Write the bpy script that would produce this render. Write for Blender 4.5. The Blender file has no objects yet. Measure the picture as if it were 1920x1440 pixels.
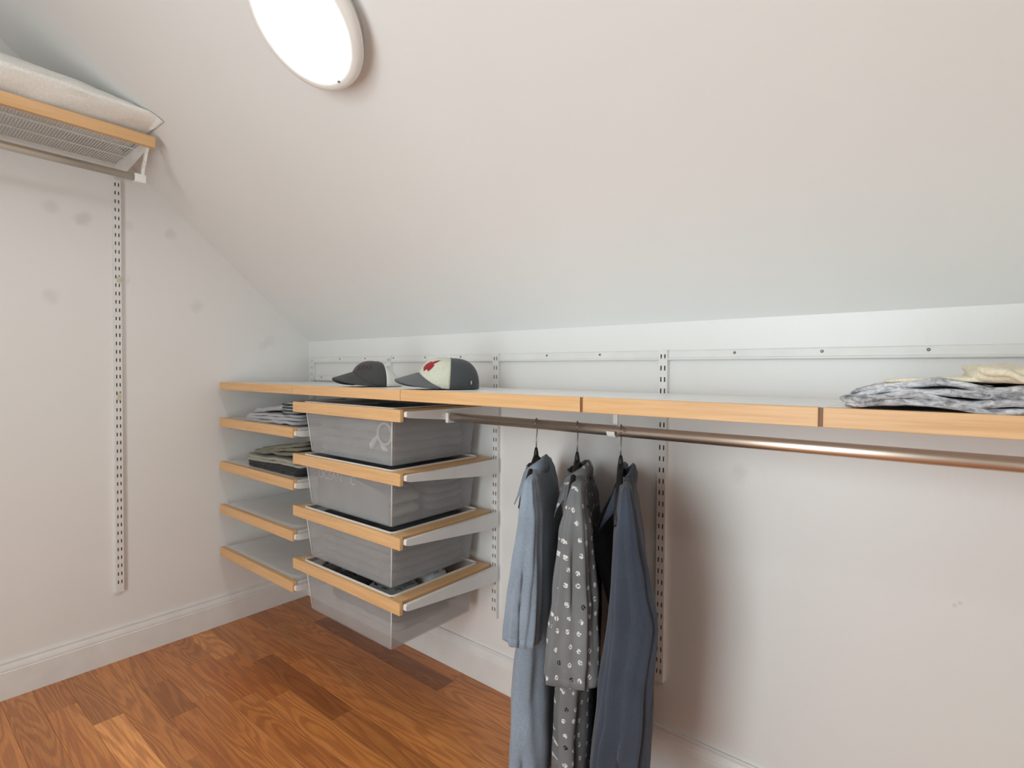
import bpy, bmesh, math, random
from mathutils import Vector, Matrix, noise
random.seed(7)
scene = bpy.context.scene
C = scene.collection
PI = math.pi

# ---------------------------------------------------------------- camera
CAM = (2.4772, -1.4390, 1.1328)
YAW, PITCH, ROLL, FPX = 0.6802, 0.0229, 0.0081, 998.37
cam_d = bpy.data.cameras.new('camera')
cam_d.sensor_fit = 'HORIZONTAL'; cam_d.sensor_width = 36.0
cam_d.lens = FPX / 1920.0 * 36.0
cam_d.clip_start = 0.02
cam = bpy.data.objects.new('camera', cam_d); C.objects.link(cam)
_f = Vector((-math.sin(YAW)*math.cos(PITCH), math.cos(YAW)*math.cos(PITCH), -math.sin(PITCH)))
_r = Vector((math.cos(YAW), math.sin(YAW), 0)); _u = _r.cross(_f)
_r2 = _r*math.cos(ROLL) + _u*math.sin(ROLL); _u2 = -_r*math.sin(ROLL) + _u*math.cos(ROLL)
_m = Matrix((( _r2.x, _u2.x, -_f.x, CAM[0]), (_r2.y, _u2.y, -_f.y, CAM[1]), (_r2.z, _u2.z, -_f.z, CAM[2]), (0,0,0,1)))
cam.matrix_world = _m
scene.camera = cam

# ---------------------------------------------------------------- world, exposure, lamp strength
w = bpy.data.worlds.new('world'); scene.world = w; w.use_nodes = True
w.node_tree.nodes['Background'].inputs[0].default_value = (0.9, 0.95, 1.0, 1)
w.node_tree.nodes['Background'].inputs[1].default_value = 0.6
scene.view_settings.view_transform = 'Standard'
scene.view_settings.look = 'None'
scene.view_settings.exposure = 0.79
scene.view_settings.gamma = 1.0
scene.view_settings.use_curve_mapping = False
scene.cycles.max_bounces = 8; scene.cycles.diffuse_bounces = 5; scene.cycles.glossy_bounces = 3; scene.cycles.transmission_bounces = 3
scene.cycles.use_adaptive_sampling = True; scene.cycles.adaptive_threshold = 0.02
scene.cycles.caustics_reflective = False; scene.cycles.caustics_refractive = False
LAMP = 25.0          # radiance of the lamp lens on the slope
FILL_LAMP = 13.0         # unseen fill lamp added on the flat ceiling behind the camera
DOOR_FILL = 24.0          # added fill light, shone in through an unseen doorway behind the camera

# ---------------------------------------------------------------- materials
def nt(name):
    m = bpy.data.materials.new(name); m.use_nodes = True
    t = m.node_tree; b = t.nodes['Principled BSDF']
    return m, t, b
def N(t, typ, **kw):
    n = t.nodes.new(typ)
    for k, v in kw.items():
        if k.startswith('i_'):
            key = k[2:]
            key = int(key) if key.isdigit() else key
            n.inputs[key].default_value = v
        else: setattr(n, k, v)
    return n
def ramp(t, fac, stops):
    r = t.nodes.new('ShaderNodeValToRGB')
    while len(r.color_ramp.elements) < len(stops): r.color_ramp.elements.new(0.5)
    for e, (p, c) in zip(r.color_ramp.elements, stops):
        e.position = p; e.color = (*c, 1)
    t.links.new(fac, r.inputs[0]); return r.outputs[0]
def coords(t, scale=(1,1,1), which='Object', rot=(0,0,0)):
    tc = t.nodes.new('ShaderNodeTexCoord'); mp = t.nodes.new('ShaderNodeMapping')
    mp.inputs['Scale'].default_value = scale; mp.inputs['Rotation'].default_value = rot
    t.links.new(tc.outputs[which], mp.inputs[0]); return mp.outputs[0]
def bump(t, b, height, strength=0.1, dist=0.002):
    n = t.nodes.new('ShaderNodeBump'); n.inputs['Strength'].default_value = strength; n.inputs['Distance'].default_value = dist
    t.links.new(height, n.inputs['Height']); t.links.new(n.outputs[0], b.inputs['Normal'])
def noise_n(t, vec, scale, detail=2, rough=0.5, dist=0.0):
    n = N(t, 'ShaderNodeTexNoise'); n.inputs['Scale'].default_value = scale
    n.inputs['Detail'].default_value = detail; n.inputs['Roughness'].default_value = rough; n.inputs['Distortion'].default_value = dist
    if vec is not None: t.links.new(vec, n.inputs['Vector'])
    return n.outputs[0]
def mathn(t, op, a, b_=None):
    n = t.nodes.new('ShaderNodeMath'); n.operation = op
    for i, v in enumerate((a, b_)):
        if v is None: continue
        if isinstance(v, (int, float)): n.inputs[i].default_value = v
        else: t.links.new(v, n.inputs[i])
    return n.outputs[0]
def mixc(t, fac, a, b_, mode='MIX'):
    n = t.nodes.new('ShaderNodeMix'); n.data_type = 'RGBA'; n.blend_type = mode
    for s, v in ((n.inputs[0], fac), (n.inputs[6], a), (n.inputs[7], b_)):
        if isinstance(v, (int, float)): s.default_value = v
        elif isinstance(v, tuple): s.default_value = (*v, 1) if len(v) == 3 else v
        else: t.links.new(v, s)
    return n.outputs[2]

def paint(name, col, rough=0.55, bscale=60, bstr=0.12, streak=None, spots=None):
    m, t, b = nt(name); v = coords(t)
    n1 = noise_n(t, v, 2.2, 3)
    c = ramp(t, n1, [(0.3, tuple(x*0.975 for x in col)), (0.7, col)])
    if spots:
        tc = t.nodes.new('ShaderNodeTexCoord')
        wob = noise_n(t, tc.outputs['Object'], 30, 2)
        for (sx, sy, sz, r, k) in spots:
            d = N(t, 'ShaderNodeVectorMath', operation='DISTANCE'); d.inputs[1].default_value = (sx, sy, sz)
            t.links.new(tc.outputs['Object'], d.inputs[0])
            dd = mathn(t, 'ADD', d.outputs['Value'], mathn(t, 'MULTIPLY', mathn(t, 'SUBTRACT', wob, 0.5), r*1.1))
            mr = N(t, 'ShaderNodeMapRange'); mr.inputs[1].default_value = r*0.35; mr.inputs[2].default_value = r
            mr.inputs[3].default_value = k; mr.inputs[4].default_value = 0.0
            t.links.new(dd, mr.inputs[0])
            c = mixc(t, mr.outputs[0], c, (0.42, 0.40, 0.38))
    t.links.new(c, b.inputs['Base Color']); b.inputs['Roughness'].default_value = rough
    if streak: v2 = coords(t, streak)
    else: v2 = v
    bump(t, b, noise_n(t, v2, bscale, 3), bstr, 0.002)
    return m
def plain(name, col, rough=0.4, metal=0.0, bscale=None, bstr=0.1):
    m, t, b = nt(name); v = coords(t)
    n1 = noise_n(t, v, 14, 2)
    c = ramp(t, n1, [(0.3, tuple(x*0.94 for x in col)), (0.7, col)])
    t.links.new(c, b.inputs['Base Color']); b.inputs['Roughness'].default_value = rough; b.inputs['Metallic'].default_value = metal
    if bscale: bump(t, b, noise_n(t, v, bscale, 3), bstr, 0.001)
    return m
def fabric(name, col, var=0.25, weave=900, rough=0.9, wr=18):
    m, t, b = nt(name); v = coords(t)
    n1 = noise_n(t, v, 9, 3); n2 = noise_n(t, v, 240, 2)
    c = ramp(t, n1, [(0.25, tuple(x*(1-var) for x in col)), (0.75, tuple(min(1, x*(1+var*0.5)) for x in col))])
    c = mixc(t, 0.25, c, ramp(t, n2, [(0.35, tuple(x*0.7 for x in col)), (0.65, tuple(min(1, x*1.25) for x in col))]))
    t.links.new(c, b.inputs['Base Color']); b.inputs['Roughness'].default_value = rough
    b.inputs['Sheen Weight'].default_value = 0.15
    h = mathn(t, 'ADD', mathn(t, 'MULTIPLY', noise_n(t, v, wr, 3, 0.5, 0.8), 6.0), noise_n(t, v, weave, 1))
    bump(t, b, h, 0.25, 0.003)
    return m
def oak(name, axis):
    # pale veneer with a fine straight grain; axis = the long direction
    m, t, b = nt(name)
    s = [70, 70, 70]; s['xyz'.index(axis)] = 2.5
    v = coords(t, tuple(s))
    oi = t.nodes.new('ShaderNodeObjectInfo')
    add = N(t, 'ShaderNodeVectorMath', operation='ADD'); t.links.new(v, add.inputs[0])
    sc = N(t, 'ShaderNodeVectorMath', operation='SCALE'); sc.inputs[0].default_value = (31, 17, 23); t.links.new(oi.outputs['Random'], sc.inputs['Scale'])
    t.links.new(sc.outputs[0], add.inputs[1])
    n1 = noise_n(t, add.outputs[0], 1.0, 3, 0.55, 0.4); n2 = noise_n(t, add.outputs[0], 4.0, 2)
    c = ramp(t, n1, [(0.2, (0.61, 0.345, 0.147)), (0.5, (0.71, 0.430, 0.205)), (0.8, (0.77, 0.490, 0.250))])
    c = mixc(t, 0.2, c, ramp(t, n2, [(0.4, (0.56, 0.305, 0.12)), (0.6, (0.79, 0.50, 0.255))]))
    t.links.new(c, b.inputs['Base Color']); b.inputs['Roughness'].default_value = 0.42
    return m
def floor_oak():
    m, t, b = nt('red_oak_plank')
    tc = t.nodes.new('ShaderNodeTexCoord'); oi = t.nodes.new('ShaderNodeObjectInfo')
    sc = N(t, 'ShaderNodeVectorMath', operation='SCALE'); sc.inputs[0].default_value = (57.0, 31.0, 13.0); t.links.new(oi.outputs['Random'], sc.inputs['Scale'])
    mp = t.nodes.new('ShaderNodeMapping'); mp.inputs['Scale'].default_value = (1.5, 15.0, 4.0); t.links.new(tc.outputs['Object'], mp.inputs[0])
    add = N(t, 'ShaderNodeVectorMath', operation='ADD'); t.links.new(mp.outputs[0], add.inputs[0]); t.links.new(sc.outputs[0], add.inputs[1])
    n1 = noise_n(t, add.outputs[0], 0.75, 2.0, 0.45, 0.35)
    rings = mathn(t, 'SINE', mathn(t, 'MULTIPLY', n1, 95.0))           # cathedral grain: contour lines of a stretched noise
    r2 = mathn(t, 'MULTIPLY', mathn(t, 'ADD', rings, 1.0), 0.5)
    soft = ramp(t, r2, [(0.0, (0,0,0)), (0.30, (0.15,0.15,0.15)), (0.62, (0.85,0.85,0.85)), (1.0, (1,1,1))])
    mp2 = t.nodes.new('ShaderNodeMapping'); mp2.inputs['Scale'].default_value = (9.0, 210.0, 20.0); t.links.new(tc.outputs['Object'], mp2.inputs[0])
    pores = noise_n(t, mp2.outputs[0], 1.0, 3, 0.6)
    tone = noise_n(t, add.outputs[0], 0.5, 2)
    base = ramp(t, tone, [(0.3, (0.545, 0.185, 0.046)), (0.55, (0.635, 0.238, 0.064)), (0.75, (0.715, 0.298, 0.092))])
    dark = ramp(t, tone, [(0.3, (0.415, 0.132, 0.034)), (0.7, (0.525, 0.188, 0.052))])
    c = mixc(t, soft, dark, base)
    c = mixc(t, 0.35, c, mixc(t, 1.0, c, ramp(t, pores, [(0.40, (0.55,0.5,0.45)), (0.58, (1.12,1.12,1.12))]), 'MULTIPLY'))
    c = mixc(t, 1.0, c, oi.outputs['Color'], 'MULTIPLY')
    t.links.new(c, b.inputs['Base Color'])
    rr = N(t, 'ShaderNodeMapRange'); rr.inputs[3].default_value = 0.30; rr.inputs[4].default_value = 0.42; t.links.new(pores, rr.inputs[0])
    t.links.new(rr.outputs[0], b.inputs['Roughness'])
    b.inputs['Coat Weight'].default_value = 0.25; b.inputs['Coat Roughness'].default_value = 0.25
    bump(t, b, pores, 0.06, 0.001)
    return m
def frosted():
    m, t, b = nt('frosted_plastic'); v = coords(t)
    n1 = noise_n(t, v, 11, 3)
    c = ramp(t, n1, [(0.3, (0.50, 0.51, 0.52)), (0.7, (0.58, 0.59, 0.60))])
    t.links.new(c, b.inputs['Base Color']); b.inputs['Roughness'].default_value = 0.32
    b.inputs['Alpha'].default_value = 0.32
    return m
def emissive(name, col, strength):
    m, t, b = nt(name); b.inputs['Base Color'].default_value = (0.9, 0.9, 0.88, 1)
    b.inputs['Emission Color'].default_value = (*col, 1); b.inputs['Emission Strength'].default_value = strength
    b.inputs['Roughness'].default_value = 0.3
    return m
def printed():
    # charcoal shirt cloth with scattered small pale motifs and a few black ones
    m, t, b = nt('printed_cotton'); v0 = coords(t)
    sx = t.nodes.new('ShaderNodeSeparateXYZ'); t.links.new(v0, sx.inputs[0]); cx = t.nodes.new('ShaderNodeCombineXYZ')
    t.links.new(mathn(t, 'ADD', sx.outputs[0], mathn(t, 'MULTIPLY', sx.outputs[1], 0.8)), cx.inputs[0]); t.links.new(mathn(t, 'MULTIPLY', sx.outputs[2], 0.8), cx.inputs[1])
    v = cx.outputs[0]
    vo = N(t, 'ShaderNodeTexVoronoi'); vo.voronoi_dimensions = '2D'; vo.inputs['Scale'].default_value = 38; vo.inputs['Randomness'].default_value = 0.45; t.links.new(v, vo.inputs['Vector'])
    vo2 = N(t, 'ShaderNodeTexVoronoi'); vo2.voronoi_dimensions = '2D'; vo2.inputs['Scale'].default_value = 300; t.links.new(v, vo2.inputs['Vector'])
    inside = mathn(t, 'LESS_THAN', vo.outputs['Distance'], 0.17)
    brk = mathn(t, 'LESS_THAN', vo2.outputs['Distance'], 0.52)
    mk = mathn(t, 'MULTIPLY', inside, brk)
    sep = t.nodes.new('ShaderNodeSeparateColor'); t.links.new(vo.outputs['Color'], sep.inputs[0])
    blk = mathn(t, 'GREATER_THAN', sep.outputs[0], 0.90)
    n1 = noise_n(t, v, 10, 3)
    base = ramp(t, n1, [(0.3, (0.125, 0.130, 0.137)), (0.7, (0.195, 0.202, 0.210))])
    mark = mixc(t, blk, (0.66, 0.66, 0.66), (0.004, 0.004, 0.006))
    c = mixc(t, mk, base, mark)
    t.links.new(c, b.inputs['Base Color']); b.inputs['Roughness'].default_value = 0.85
    bump(t, b, noise_n(t, v, 20, 3, 0.5, 0.8), 0.3, 0.006)
    return m
def crumpled_print():
    m, t, b = nt('grey_printed_sheet'); v = coords(t, (1, 1, 2.2))
    n1 = noise_n(t, v, 55, 4, 0.65, 1.2); n2 = noise_n(t, v, 14, 3, 0.5, 1.0)
    c = ramp(t, n1, [(0.36, (0.085, 0.088, 0.095)), (0.47, (0.36, 0.37, 0.40)), (0.58, (0.70, 0.71, 0.75))])
    c = mixc(t, 0.45, c, ramp(t, n2, [(0.42, (0.20, 0.20, 0.215)), (0.58, (0.70, 0.71, 0.75))]))
    t.links.new(c, b.inputs['Base Color']); b.inputs['Roughness'].default_value = 0.85
    bump(t, b, mathn(t, 'ADD', n2, mathn(t, 'MULTIPLY', n1, 0.3)), 0.6, 0.012)
    return m
def striped():
    m, t, b = nt('striped_knit'); v = coords(t)
    wv = N(t, 'ShaderNodeTexWave', bands_direction='Z'); wv.inputs['Scale'].default_value = 26; wv.inputs['Distortion'].default_value = 0.6
    t.links.new(v, wv.inputs['Vector'])
    c = ramp(t, wv.outputs[0], [(0.35, (0.035, 0.045, 0.055)), (0.6, (0.30, 0.33, 0.35))])
    t.links.new(c, b.inputs['Base Color']); b.inputs['Roughness'].default_value = 0.9
    return m

M = {}
M['wall_left'] = paint('wall_paint_smudged', (0.81, 0.80, 0.785), 0.5, 60, 0.10, None,
    [(0,-.992,1.702,.030,0.21), (0,-.901,1.684,.034,0.29), (0,-.764,1.690,.026,0.15), (0,-.613,1.685,.028,0.22),
     (0,-.994,1.390,.032,0.2), (0,-.514,1.400,.034,0.18), (0,-.202,1.270,.03,.14), (0,-.235,1.245,.03,.12)])
M['wall'] = paint('wall_paint', (0.81, 0.805, 0.795), 0.38, 26, 0.18, (3.2, 3.2, 0.5), [(2.0665,0,0.870,.030,.14), (2.078,0,0.885,.022,.10), (2.506,0,0.653,.006,.3), (2.5145,0,0.660,.006,.3)])
M['ceil'] = paint('ceiling_paint', (0.81, 0.808, 0.80), 0.6, 45, 0.12)
M['trim'] = plain('trim_paint', (0.80, 0.79, 0.775), 0.35)
M['white'] = plain('white_enamel', (0.80, 0.79, 0.775), 0.35)
M['deck'] = plain('white_melamine', (0.80, 0.795, 0.79), 0.30)
M['wire'] = plain('white_wire', (0.72, 0.715, 0.70), 0.4)
M['plastic'] = plain('white_plastic', (0.84, 0.83, 0.81), 0.3)
M['screw'] = plain('screw_steel', (0.18, 0.18, 0.18), 0.4, 0.6)
M['tape'] = plain('old_tape', (0.62, 0.58, 0.47), 0.6)
M['oak_x'] = oak('oak_veneer_x', 'x'); M['oak_y'] = oak('oak_veneer_y', 'y')
M['joint'] = plain('brown_joint', (0.20, 0.085, 0.03), 0.5)
M['floor'] = floor_oak()
M['sub'] = plain('subfloor', (0.10, 0.05, 0.025), 0.8)
M['bin'] = frosted()
M['rim'] = plain('bin_rim', (0.78, 0.77, 0.75), 0.35)
M['nickel'] = plain('warm_nickel', (0.78, 0.70, 0.61), 0.36, 1.0)
M['hook'] = plain('hook_steel', (0.32, 0.30, 0.28), 0.35, 1.0)
M['hanger'] = plain('black_hanger', (0.012, 0.012, 0.013), 0.6)
M['lens'] = emissive('lamp_lens', (0.94, 1.0, 0.965), LAMP)
M['fill_lens'] = emissive('fill_lamp_lens', (0.94, 1.0, 0.965), FILL_LAMP)
M['lampring'] = plain('lamp_ring', (0.86, 0.84, 0.81), 0.35)
M['blue'] = fabric('pale_blue_cotton', (0.255, 0.310, 0.385), 0.18)
M['print'] = printed()
M['navy'] = fabric('slate_navy_cotton', (0.036, 0.048, 0.073), 0.25)
M['navy_shade'] = fabric('dark_lining', (0.018, 0.019, 0.022), 0.2)  # inside of the slate shirt, darkened in colour for its shade
M['pillow'] = fabric('white_pillowcase', (0.86, 0.85, 0.80), 0.04, wr=10)
M['cream'] = fabric('cream_cotton', (0.76, 0.69, 0.53), 0.08, wr=16)
M['sheet'] = crumpled_print()
M['ltgrey'] = fabric('light_grey_jersey', (0.46, 0.46, 0.48), 0.12)
M['stripe'] = striped()
M['olive'] = fabric('olive_cotton', (0.185, 0.185, 0.135), 0.2)
M['taupe'] = fabric('taupe_cotton', (0.34, 0.33, 0.28), 0.15)
M['black'] = fabric('black_cotton', (0.012, 0.012, 0.013), 0.2)
M['brown'] = fabric('brown_cotton', (0.10, 0.082, 0.068), 0.2)
M['midgrey'] = fabric('mid_grey_jersey', (0.22, 0.225, 0.23), 0.2)
M['palegrey'] = fabric('pale_grey_cloth', (0.55, 0.55, 0.54), 0.15)
M['capgrey'] = fabric('charcoal_twill', (0.050, 0.051, 0.052), 0.2)
M['capgrey2'] = fabric('slate_twill', (0.105, 0.110, 0.118), 0.2)
M['capnavy'] = fabric('dark_slate_twill', (0.050, 0.056, 0.062), 0.3)
M['capwhite'] = fabric('white_mesh', (0.70, 0.70, 0.69), 0.08)
M['capcream'] = fabric('pale_sage_twill', (0.56, 0.57, 0.47), 0.08)
M['red'] = fabric('red_thread', (0.33, 0.008, 0.018), 0.35)
M['dullred'] = fabric('dull_red_thread', (0.085, 0.040, 0.042), 0.4)
M['letter'] = plain('pale_print', (0.66, 0.66, 0.65), 0.6)

# ---------------------------------------------------------------- mesh helpers
class MB:
    """collects shapes (world or local coordinates) and links them as one mesh object"""
    def __init__(s): s.v = []; s.f = []
    def add(s, vs, fs):
        o = len(s.v); s.v += [tuple(v) for v in vs]; s.f += [tuple(i+o for i in f) for f in fs]; return s
    def box(s, x0, x1, y0, y1, z0, z1, bev=0.0):
        if bev <= 0:
            vs = [(x,y,z) for z in (z0,z1) for y in (y0,y1) for x in (x0,x1)]
            return s.add(vs, [(0,2,3,1),(4,5,7,6),(0,1,5,4),(2,6,7,3),(0,4,6,2),(1,3,7,5)])
        bm = bmesh.new(); bmesh.ops.create_cube(bm, size=1)
        for v in bm.verts: v.co = Vector(((x0+x1)/2+v.co.x*(x1-x0), (y0+y1)/2+v.co.y*(y1-y0), (z0+z1)/2+v.co.z*(z1-z0)))
        bmesh.ops.bevel(bm, geom=bm.edges[:], offset=bev, segments=2, profile=0.6, affect='EDGES')
        bm.verts.index_update()
        s.add([v.co[:] for v in bm.verts], [[v.index for v in f.verts] for f in bm.faces]); bm.free(); return s
    def prism(s, poly, axis, a, b):
        """poly: list of 2D points; axis 'x' -> (y,z), 'y' -> (x,z), 'z' -> (x,y)"""
        n = len(poly)
        def p(q, t): return {'x': (t,q[0],q[1]), 'y': (q[0],t,q[1]), 'z': (q[0],q[1],t)}[axis]
        vs = [p(q,a) for q in poly] + [p(q,b) for q in poly]
        fs = [tuple(range(n))[::-1], tuple(range(n,2*n))] + [(i,(i+1)%n,(i+1)%n+n,i+n) for i in range(n)]
        return s.add(vs, fs)
    def tube(s, pts, r, n=10, cap=True):
        pts = [Vector(p) for p in pts]; vs = []; fs = []
        up = None
        for i, p in enumerate(pts):
            d = (pts[min(i+1,len(pts)-1)] - pts[max(i-1,0)]).normalized()
            if up is None:
                up = Vector((0,0,1)) if abs(d.z) < 0.9 else Vector((1,0,0))
            a = d.cross(up).normalized(); up = a.cross(d).normalized()
            rr = r[i] if isinstance(r, (list,tuple)) else r
            for k in range(n):
                t = 2*PI*k/n; vs.append(p + (a*math.cos(t) + up*math.sin(t))*rr)
        for i in range(len(pts)-1):
            for k in range(n): fs.append((i*n+k, i*n+(k+1)%n, (i+1)*n+(k+1)%n, (i+1)*n+k))
        if cap:
            fs.append(tuple(range(n))[::-1]); fs.append(tuple(range((len(pts)-1)*n, len(pts)*n)))
        return s.add(vs, fs)
    def rings(s, rings, cap0=True, cap1=True):
        n = len(rings[0]); vs = [p for r in rings for p in r]; fs = []
        for i in range(len(rings)-1):
            for k in range(n): fs.append((i*n+k, i*n+(k+1)%n, (i+1)*n+(k+1)%n, (i+1)*n+k))
        if cap0: fs.append(tuple(range(n))[::-1])
        if cap1: fs.append(tuple(range((len(rings)-1)*n, len(rings)*n)))
        return s.add(vs, fs)
    def grid(s, pts):
        R, Q = len(pts), len(pts[0])
        return s.add([p for r in pts for p in r], [(i*Q+j, i*Q+j+1, (i+1)*Q+j+1, (i+1)*Q+j) for i in range(R-1) for j in range(Q-1)])
    def build(s, name, mat, parent=None, smooth=False, loc=None, solid=0, local=False):
        """vertices are world coordinates (minus the parent's place) unless local"""
        off = Vector((0,0,0))
        if parent is not None and not local:
            p = parent
            while p is not None: off += p.location; p = p.parent
        if loc is not None: off = Vector(loc)
        me = bpy.data.meshes.new(name)
        me.from_pydata([(v[0]-off.x, v[1]-off.y, v[2]-off.z) for v in s.v], [], s.f)
        bm = bmesh.new(); bm.from_mesh(me); bmesh.ops.recalc_face_normals(bm, faces=bm.faces[:]); bm.to_mesh(me); bm.free()
        me.materials.append(mat)
        if smooth: me.polygons.foreach_set('use_smooth', [True]*len(me.polygons))
        o = bpy.data.objects.new(name, me); C.objects.link(o)
        if parent is not None: o.parent = parent
        if loc is not None and parent is None: o.location = loc
        if solid:
            md = o.modifiers.new('thickness', 'SOLIDIFY'); md.thickness = solid; md.offset = 0
        return o
def tag(o, label, cat, group=None, kind=None):
    o['label'] = label; o['category'] = cat
    if group: o['group'] = group
    if kind: o['kind'] = kind
    return o
def thing(name, label, cat, loc, rz=0, group=None, kind=None):
    o = bpy.data.objects.new(name, None); C.objects.link(o); o.location = loc; o.rotation_euler = (0,0,rz)
    o.empty_display_size = 0.05
    return tag(o, label, cat, group, kind)

# ---------------------------------------------------------------- the room
H, K = 1.2748, 0.8607            # knee wall height, roof slope
XR, YF, ZC = 3.70, -2.70, 2.45   # right wall, wall behind the camera, flat ceiling
YS = -(ZC-H)/K                   # where the slope meets the flat ceiling
T = 0.10
fl = tag(MB().box(-T, XR+T, YF-T, T, -0.08, -0.018).build('floor', M['sub']), 'red oak strip floor of long narrow planks', 'floor', kind='structure')
# planks: rows of 82.5 mm along x
PW = 0.0825; rows = 33; y = 0.0135
row_y = [(-0.069+PW, -0.069)] + [(-0.069-i*PW, -0.069-(i+1)*PW) for i in range(rows)]
fixed = {1: [0.30, 1.107, 1.9, 2.75], 2: [0.62, 1.55, 2.4, 3.2], 3: [0.19, 0.86, 1.75, 2.7], 5: [0.42, 0.964, 1.85, 2.6], 6: [0.30, 0.70, 1.45, 2.3, 3.1],
         7: [0.26, 0.62, 1.30, 2.2, 3.0], 8: [0.52, 1.1, 1.9, 2.8], 9: [0.30, 0.555, 1.25, 2.1, 3.0], 10: [0.80, 1.7, 2.5], 11: [0.405, 1.05, 1.8, 2.7], 12: [0.22, 0.9, 1.6, 2.5]}
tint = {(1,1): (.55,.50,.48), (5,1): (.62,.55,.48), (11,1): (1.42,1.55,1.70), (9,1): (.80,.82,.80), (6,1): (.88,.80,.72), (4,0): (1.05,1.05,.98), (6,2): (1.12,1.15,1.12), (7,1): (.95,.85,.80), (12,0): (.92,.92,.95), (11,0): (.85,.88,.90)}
for ri, (ya, yb) in enumerate(row_y):
    if yb < YF: yb = YF
    if ya <= YF: break
    cuts = fixed.get(ri)
    if cuts is None:
        cuts = []; xx = random.uniform(0.25, 0.9)
        while xx < XR-0.2: cuts.append(xx); xx += random.uniform(0.55, 1.15)
    xs = [0.0] + cuts + [XR]
    for pi in range(len(xs)-1):
        g = 0.0002
        cx, cy = (xs[pi]+xs[pi+1])/2, (ya+yb)/2
        dz = random.uniform(-0.0003, 0.0003)
        b_ = MB(); hx, hy = (xs[pi+1]-xs[pi])/2-g, (ya-yb)/2-g; c_ = 0.0006
        lo = [(-hx,-hy,-0.018),(hx,-hy,-0.018),(hx,hy,-0.018),(-hx,hy,-0.018)]
        mi = [(a,b,-c_) for a,b,_ in lo]; hi = [(math.copysign(hx-c_,a),math.copysign(hy-c_,b),0) for a,b,_ in lo]
        b_.rings([lo, mi, hi], True, True)
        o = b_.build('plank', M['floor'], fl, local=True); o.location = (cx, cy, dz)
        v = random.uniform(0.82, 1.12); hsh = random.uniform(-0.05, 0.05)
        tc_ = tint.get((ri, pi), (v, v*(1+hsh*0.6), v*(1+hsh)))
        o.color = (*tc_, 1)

wl = MB()   # gable wall: outline in (y,z) extruded to the left
wl.prism([(T,-0.08),(T,H-T*K+0.02),(0,H+0.02),(YS,ZC+0.02),(YF-T,ZC+0.02),(YF-T,-0.08)], 'x', -T, 0)
tag(wl.build('wall_left', M['wall_left']), 'white gable wall with faint smudges left of the shelves', 'wall', kind='structure')
tag(MB().box(0, XR, 0, T, -0.08, H).build('wall_back', M['wall']), 'low white knee wall behind the hanging shirts', 'wall', kind='structure')
tag(MB().prism([(T,-0.08),(T,H-T*K+0.02),(0,H+0.02),(YS,ZC+0.02),(YF-T,ZC+0.02),(YF-T,-0.08)], 'x', XR, XR+T).build('wall_right', M['wall']), 'white gable wall out of view at the right', 'wall', kind='structure')
DX0, DX1, DZ = 1.45, 2.35, 2.03
wf = MB().box(0, DX0, YF-T, YF, -0.08, ZC).box(DX1, XR, YF-T, YF, -0.08, ZC).box(DX0, DX1, YF-T, YF, DZ, ZC)
tag(wf.build('wall_front', M['wall']), 'white wall behind the viewer with an unseen doorway added for fill light', 'wall', kind='structure')
q = math.hypot(1, K); ny, nz = K/q*T, 1/q*T
cl = MB().prism([(0,H),(YS,ZC),(YF,ZC),(YF,ZC+T),(YS+0.06,ZC+T),(0+ny,H+nz)], 'x', 0, XR)
tag(cl.build('ceiling', M['ceil']), 'white sloped attic ceiling above the low wall', 'ceiling', kind='structure')
prof = [(0,0),(0.0155,0),(0.0155,0.092),(0.0135,0.094),(0.0125,0.0965),(0.0145,0.099),(0.0125,0.107),(0.0085,0.116),(0.0070,0.1185),(0.0085,0.1205),(0.0085,0.1265),(0.0070,0.129),(0,0.129)]
tag(MB().prism([(a,b) for a,b in prof], 'y', YF, 0.0).build('baseboard_left', M['trim']), 'white moulded baseboard along the gable wall', 'baseboard', kind='structure')
tag(MB().prism([(-a,b) for a,b in prof], 'x', 0.0155, XR).build('baseboard_back', M['trim']), 'white moulded baseboard along the low knee wall', 'baseboard', kind='structure')

# fill light added outside the unseen doorway behind the camera
ld = bpy.data.lights.new('doorway_fill_light', 'AREA'); ld.shape = 'RECTANGLE'; ld.size = 0.9; ld.size_y = 2.0; ld.energy = DOOR_FILL; ld.color = (0.88, 0.98, 0.99)
lo = bpy.data.objects.new('doorway_fill_light', ld); C.objects.link(lo); lo.location = ((DX0+DX1)/2, YF-0.30, 1.02); lo.rotation_euler = (PI/2, 0, 0)

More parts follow.
